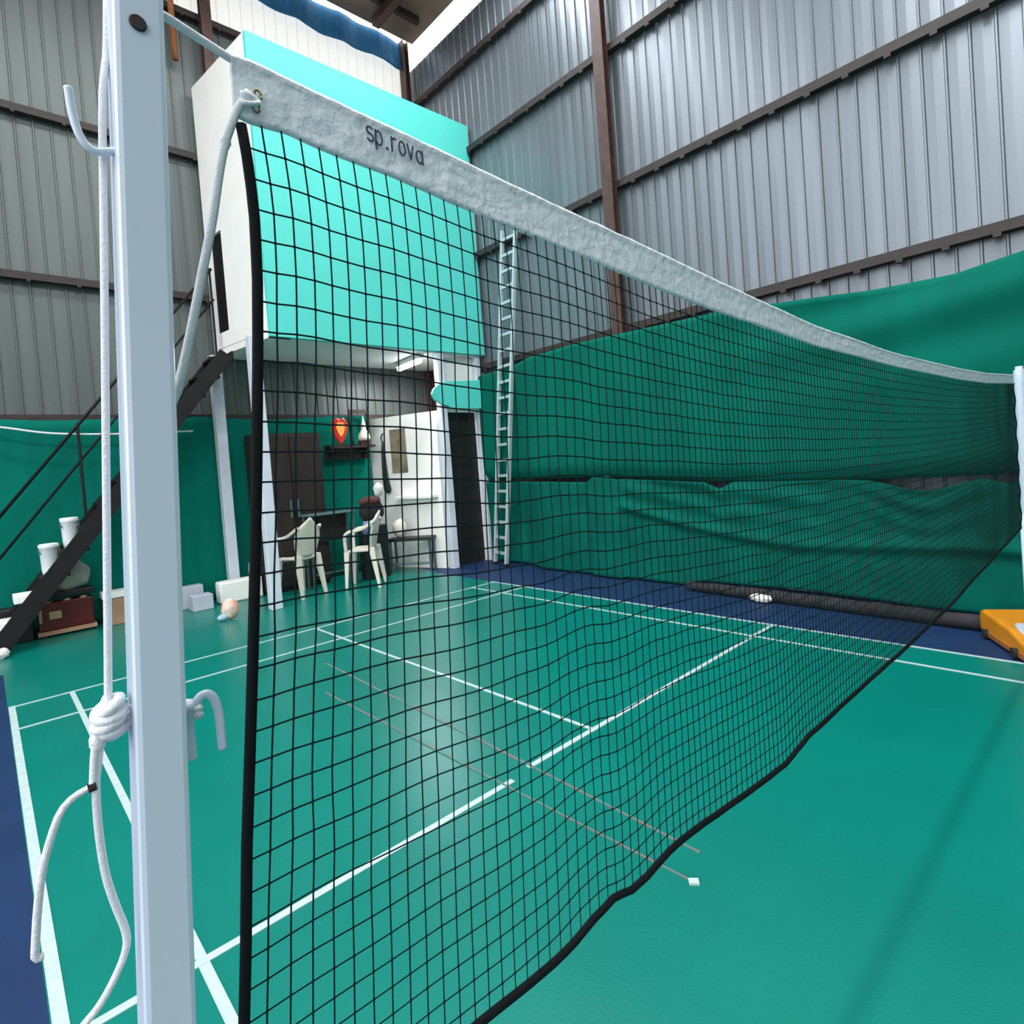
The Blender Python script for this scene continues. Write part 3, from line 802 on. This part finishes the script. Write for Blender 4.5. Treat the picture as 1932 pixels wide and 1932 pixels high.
# desk
dk = thing('desk', 'grey glass topped desk with thin legs behind the two white chairs', 'desk', (4.75, 9.5, 0))
MB().box((4.10, 9.24, 1.30), (5.00, 9.56, 1.34)).build('top', M['desk'], dk, bevel=.006)
for x in (4.14, 4.96):
    for y in (9.27, 9.53): MB().box((x - .02, y - .02, 0), (x + .02, y + .02, 1.30)).build('leg', M['desk_leg'], dk)
MB().box((4.40, 9.50, .80), (4.93, 9.52, 1.28)).build('modesty_panel', M['dark'], dk)
MB().bar((4.16, 9.27, .25), (4.94, 9.27, .25), .025, .025).build('stretcher', M['desk_leg'], dk)

# pile of bags on a black cabinet
slab_thing('black_cabinet', 'low black cabinet behind the right white chair under the pile of bags', 'cabinet', (5.06, 9.06, 0), (5.56, 9.30, 1.0), 'dark', bev=.015)
bp_ = thing('backpack', 'black and maroon backpack on top of the low black cabinet', 'backpack', (5.32, 9.18, 1.0))
MB().blob((5.32, 9.18, 1.26), (.25, .10, .26), .18, 20, 14, 6).build('body', M['black_fabric'], bp_, smooth=True)
MB().blob((5.29, 9.16, 1.47), (.22, .09, .09), .25, 18, 10, 2).build('flap', M['maroon'], bp_, smooth=True)
o = MB().blob((5.15, 9.015, .98), (.16, .04, .14), .35, 18, 10, 7).build('folded_cloth', M['denim'], base=(5.15, 9.015, .85), smooth=True)
tag(o, 'blue grey cloth hanging over the front of the low black cabinet', 'cloth')
o = MB().blob((5.50, 9.20, 1.67), (.10, .08, .13), .3, 16, 10, 3).build('white_bag', M['paper'], base=(5.48, 9.1, 1.55), smooth=True)
tag(o, 'small crumpled white bag on top of the black and maroon backpack', 'bag')

# things on the white partition
PD = (p1 - p0).normalized(); PN = Vector((-PD.y, PD.x, 0))
if PN.x > 0: PN = -PN
def pp(s, z, off=.05): q = p0 + PD * s + PN * off; return (q.x, q.y, z)
def pbox(s0, s1, z0, z1, o0, o1):
    b = MB(); vs = [pp(s0, z0, o0), pp(s1, z0, o0), pp(s1, z0, o1), pp(s0, z0, o1), pp(s0, z1, o0), pp(s1, z1, o0), pp(s1, z1, o1), pp(s0, z1, o1)]
    b.add(vs, [(3, 2, 1, 0), (4, 5, 6, 7), (0, 1, 5, 4), (1, 2, 6, 5), (2, 3, 7, 6), (3, 0, 4, 7)]); return b
tag(pbox(.62, 1.02, 1.95, 2.85, .052, .066).build('poster', M['poster'], base=pp(.8, 1.95)), 'brown paper poster fixed to the white partition wall', 'poster')
q = pp(.42, 1.9, .12)
rb = thing('racket_bag', 'slim black racket bag hanging on the white partition left of the poster', 'bag', (q[0], q[1], q[2]))
P_ = [pp(.44, 2.62, .09), pp(.44, 2.45, .10), pp(.45, 2.1, .11), pp(.46, 1.85, .11), pp(.50, 1.62, .12), pp(.52, 1.55, .12)]
MB().tube(P_, [.02, .035, .05, .06, .075, .03], 10, 0).build('body', M['black_fabric'], rb, smooth=True)
MB().tube([pp(.44, 2.80, .06), pp(.40, 2.70, .10), pp(.44, 2.60, .09)], .012, 6, 1).build('strap', M['black_fabric'], rb)
ws = pbox(.75, 1.72, 1.42, 1.47, .052, .26); tag(ws.build('wall_shelf', M['white'], base=pp(1.2, 1.42)), 'narrow white shelf on the partition wall above the low bench', 'shelf')
# bench
bn = thing('bench', 'low bench with dark top and grey frame in front of the white partition', 'bench', (6.0, 9.25, 0))
BA, BB = Vector((5.80, 9.42, 0)), Vector((6.36, 8.72, 0)); bd = (BB - BA).normalized(); bnn = Vector((-bd.y, bd.x, 0)) * .16
MB().bar(BA + Vector((0, 0, .64)), BB + Vector((0, 0, .64)), .34, .06).build('seat', M['dark'], bn)
for e in (BA + bd * .05, BB - bd * .05):
    for sgn in (1, -1):
        q = e + bnn * sgn * .85; MB().box((q.x - .02, q.y - .02, 0), (q.x + .02, q.y + .02, .61)).build('leg', M['desk_leg'], bn)
MB().bar(BA - bnn * .85 + bd * .05 + Vector((0, 0, .16)), BB - bnn * .85 - bd * .05 + Vector((0, 0, .16)), .03, .05).build('stretcher', M['desk_leg'], bn)
q = BA + bd * .22
o = MB().blob((q.x, q.y, .85), (.14, .14, .19), .12, 18, 12, 1).build('sack', M['cream_bag'], base=(q.x, q.y, .67), smooth=True)
tag(o, 'round cream sack sitting on the low bench by the partition', 'bag')

# ================================================================== CHAIRS
ZS = 1.6


def chair(label, x, y, rz, full=True):
    """moulded plastic armchair; local +x is the front"""
    t = thing('plastic_chair', label, 'chair', (x, y, 0), 'cream plastic armchairs under the cabin')
    c, s = math.cos(rz), math.sin(rz)
    def W(p): return (x + p[0] * c - p[1] * s, y + p[0] * s + p[1] * c, p[2] * ZS)
    m = M['chair']
    b = MB(); b.grid(lambda u, v: W((-.21 + .45 * u, (-.23 + .46 * v) * (.9 + .12 * u), .415 + .018 * (2 * v - 1) ** 2 + (.012 if u < .1 else 0) - .02 * max(0, u - .85) / .15)), 10, 10, (0, 0, -.05))
    b.build('seat', m, t, smooth=True, bevel=.004)
    # rounded back shell with slots
    def back(u, v):
        a = (u - .5) * 2; wdt = .20 + .06 * min(1, v / .5) if v < .55 else .26 * math.sqrt(max(.02, 1 - ((v - .55) / .47) ** 2))
        zz = .42 + .41 * v - (.05 * a * a * v)
        return W((-.20 - .13 * v + .055 * a * a, a * wdt, zz))
    b = MB(); b.grid(back, 14, 12, (.022 * -c, .022 * -s, 0)); b.build('backrest', m, t, smooth=True)
    for sg in (-1, 1):
        P = [(-.30, .225, .74), (-.22, .262, .70), (-.10, .285, .655), (.04, .292, .635), (.15, .285, .63), (.225, .270, .60), (.240, .262, .52), (.235, .252, .42)]
        b = MB()
        for p, q in zip(P, P[1:]):
            b.bar(W((p[0], p[1] * sg, p[2])), W((q[0], q[1] * sg, q[2])), .055, .05)
        b.build('armrest', m, t, bevel=.012)
        b = MB(); vs = []
        for (px, py, pz, wx, wy) in ((.225, .225, .42, .045, .035), (.268, .262, 0.0, .022, .020)):
            vs += [W((px - wx, py * sg - wy, pz)), W((px + wx, py * sg - wy, pz)), W((px + wx, py * sg + wy, pz)), W((px - wx, py * sg + wy, pz))]
        b.add(vs, [(3, 2, 1, 0), (4, 5, 6, 7), (0, 1, 5, 4), (1, 2, 6, 5), (2, 3, 7, 6), (3, 0, 4, 7)]); b.build('leg', m, t, bevel=.006)
        b = MB(); vs = []
        for (px, py, pz, wx, wy) in ((-.20, .20, .44, .05, .045), (-.30, .245, 0.0, .025, .022)):
            vs += [W((px - wx, py * sg - wy, pz)), W((px + wx, py * sg - wy, pz)), W((px + wx, py * sg + wy, pz)), W((px - wx, py * sg + wy, pz))]
        b.add(vs, [(3, 2, 1, 0), (4, 5, 6, 7), (0, 1, 5, 4), (1, 2, 6, 5), (2, 3, 7, 6), (3, 0, 4, 7)]); b.build('leg', m, t, bevel=.006)
    return t


chair('cream plastic armchair standing just right of the left front column', 3.80, 9.0, math.radians(108))
chair('cream plastic armchair standing in front of the low black cabinet', 4.80, 8.64, math.radians(138))

# ================================================================== ALONG THE RIGHT WALL
b = MB(); pts = []
for i in range(40):
    y = 3.62 - i * .09; pts.append((7.10 - .004 * i + .012 * nz(y * 3, 1), y, .075 + .012 * nz(y * 4, 2)))
b.tube(pts, [.055 + .02 * min(1, i / 10) + .01 * nz(i * .8) for i in range(40)], 10)
tag(b.build('rolled_sheet', M['roll'], base=(7.1, 2, 0), smooth=True), 'long dark rolled sheet lying on the blue floor under the right green cloth', 'roll')
o = MB().blob((6.95, 2.50, .055), (.06, .15, .05), .35, 16, 8, 3).build('paper_scrap', M['paper'], base=(6.98, 2.5, 0), smooth=True)
tag(o, 'crumpled white paper lying in front of the dark rolled sheet', 'paper')

# ------------------------------------------------------------------ tidy
GROUPS = {'shade_cloth': 'green cloths on the walls', 'net_post': 'net posts', 'rope': 'ropes on the near post',
          'white_board': 'white slabs on the stair', 'grey_carton': 'pale grey cartons by the wall'}
for o in bpy.data.objects:
    k_ = o.name.split('.')[0]
    if o.parent is None and k_ in GROUPS and 'group' not in o: o['group'] = GROUPS[k_]
    if '_b' in o: del o['_b']
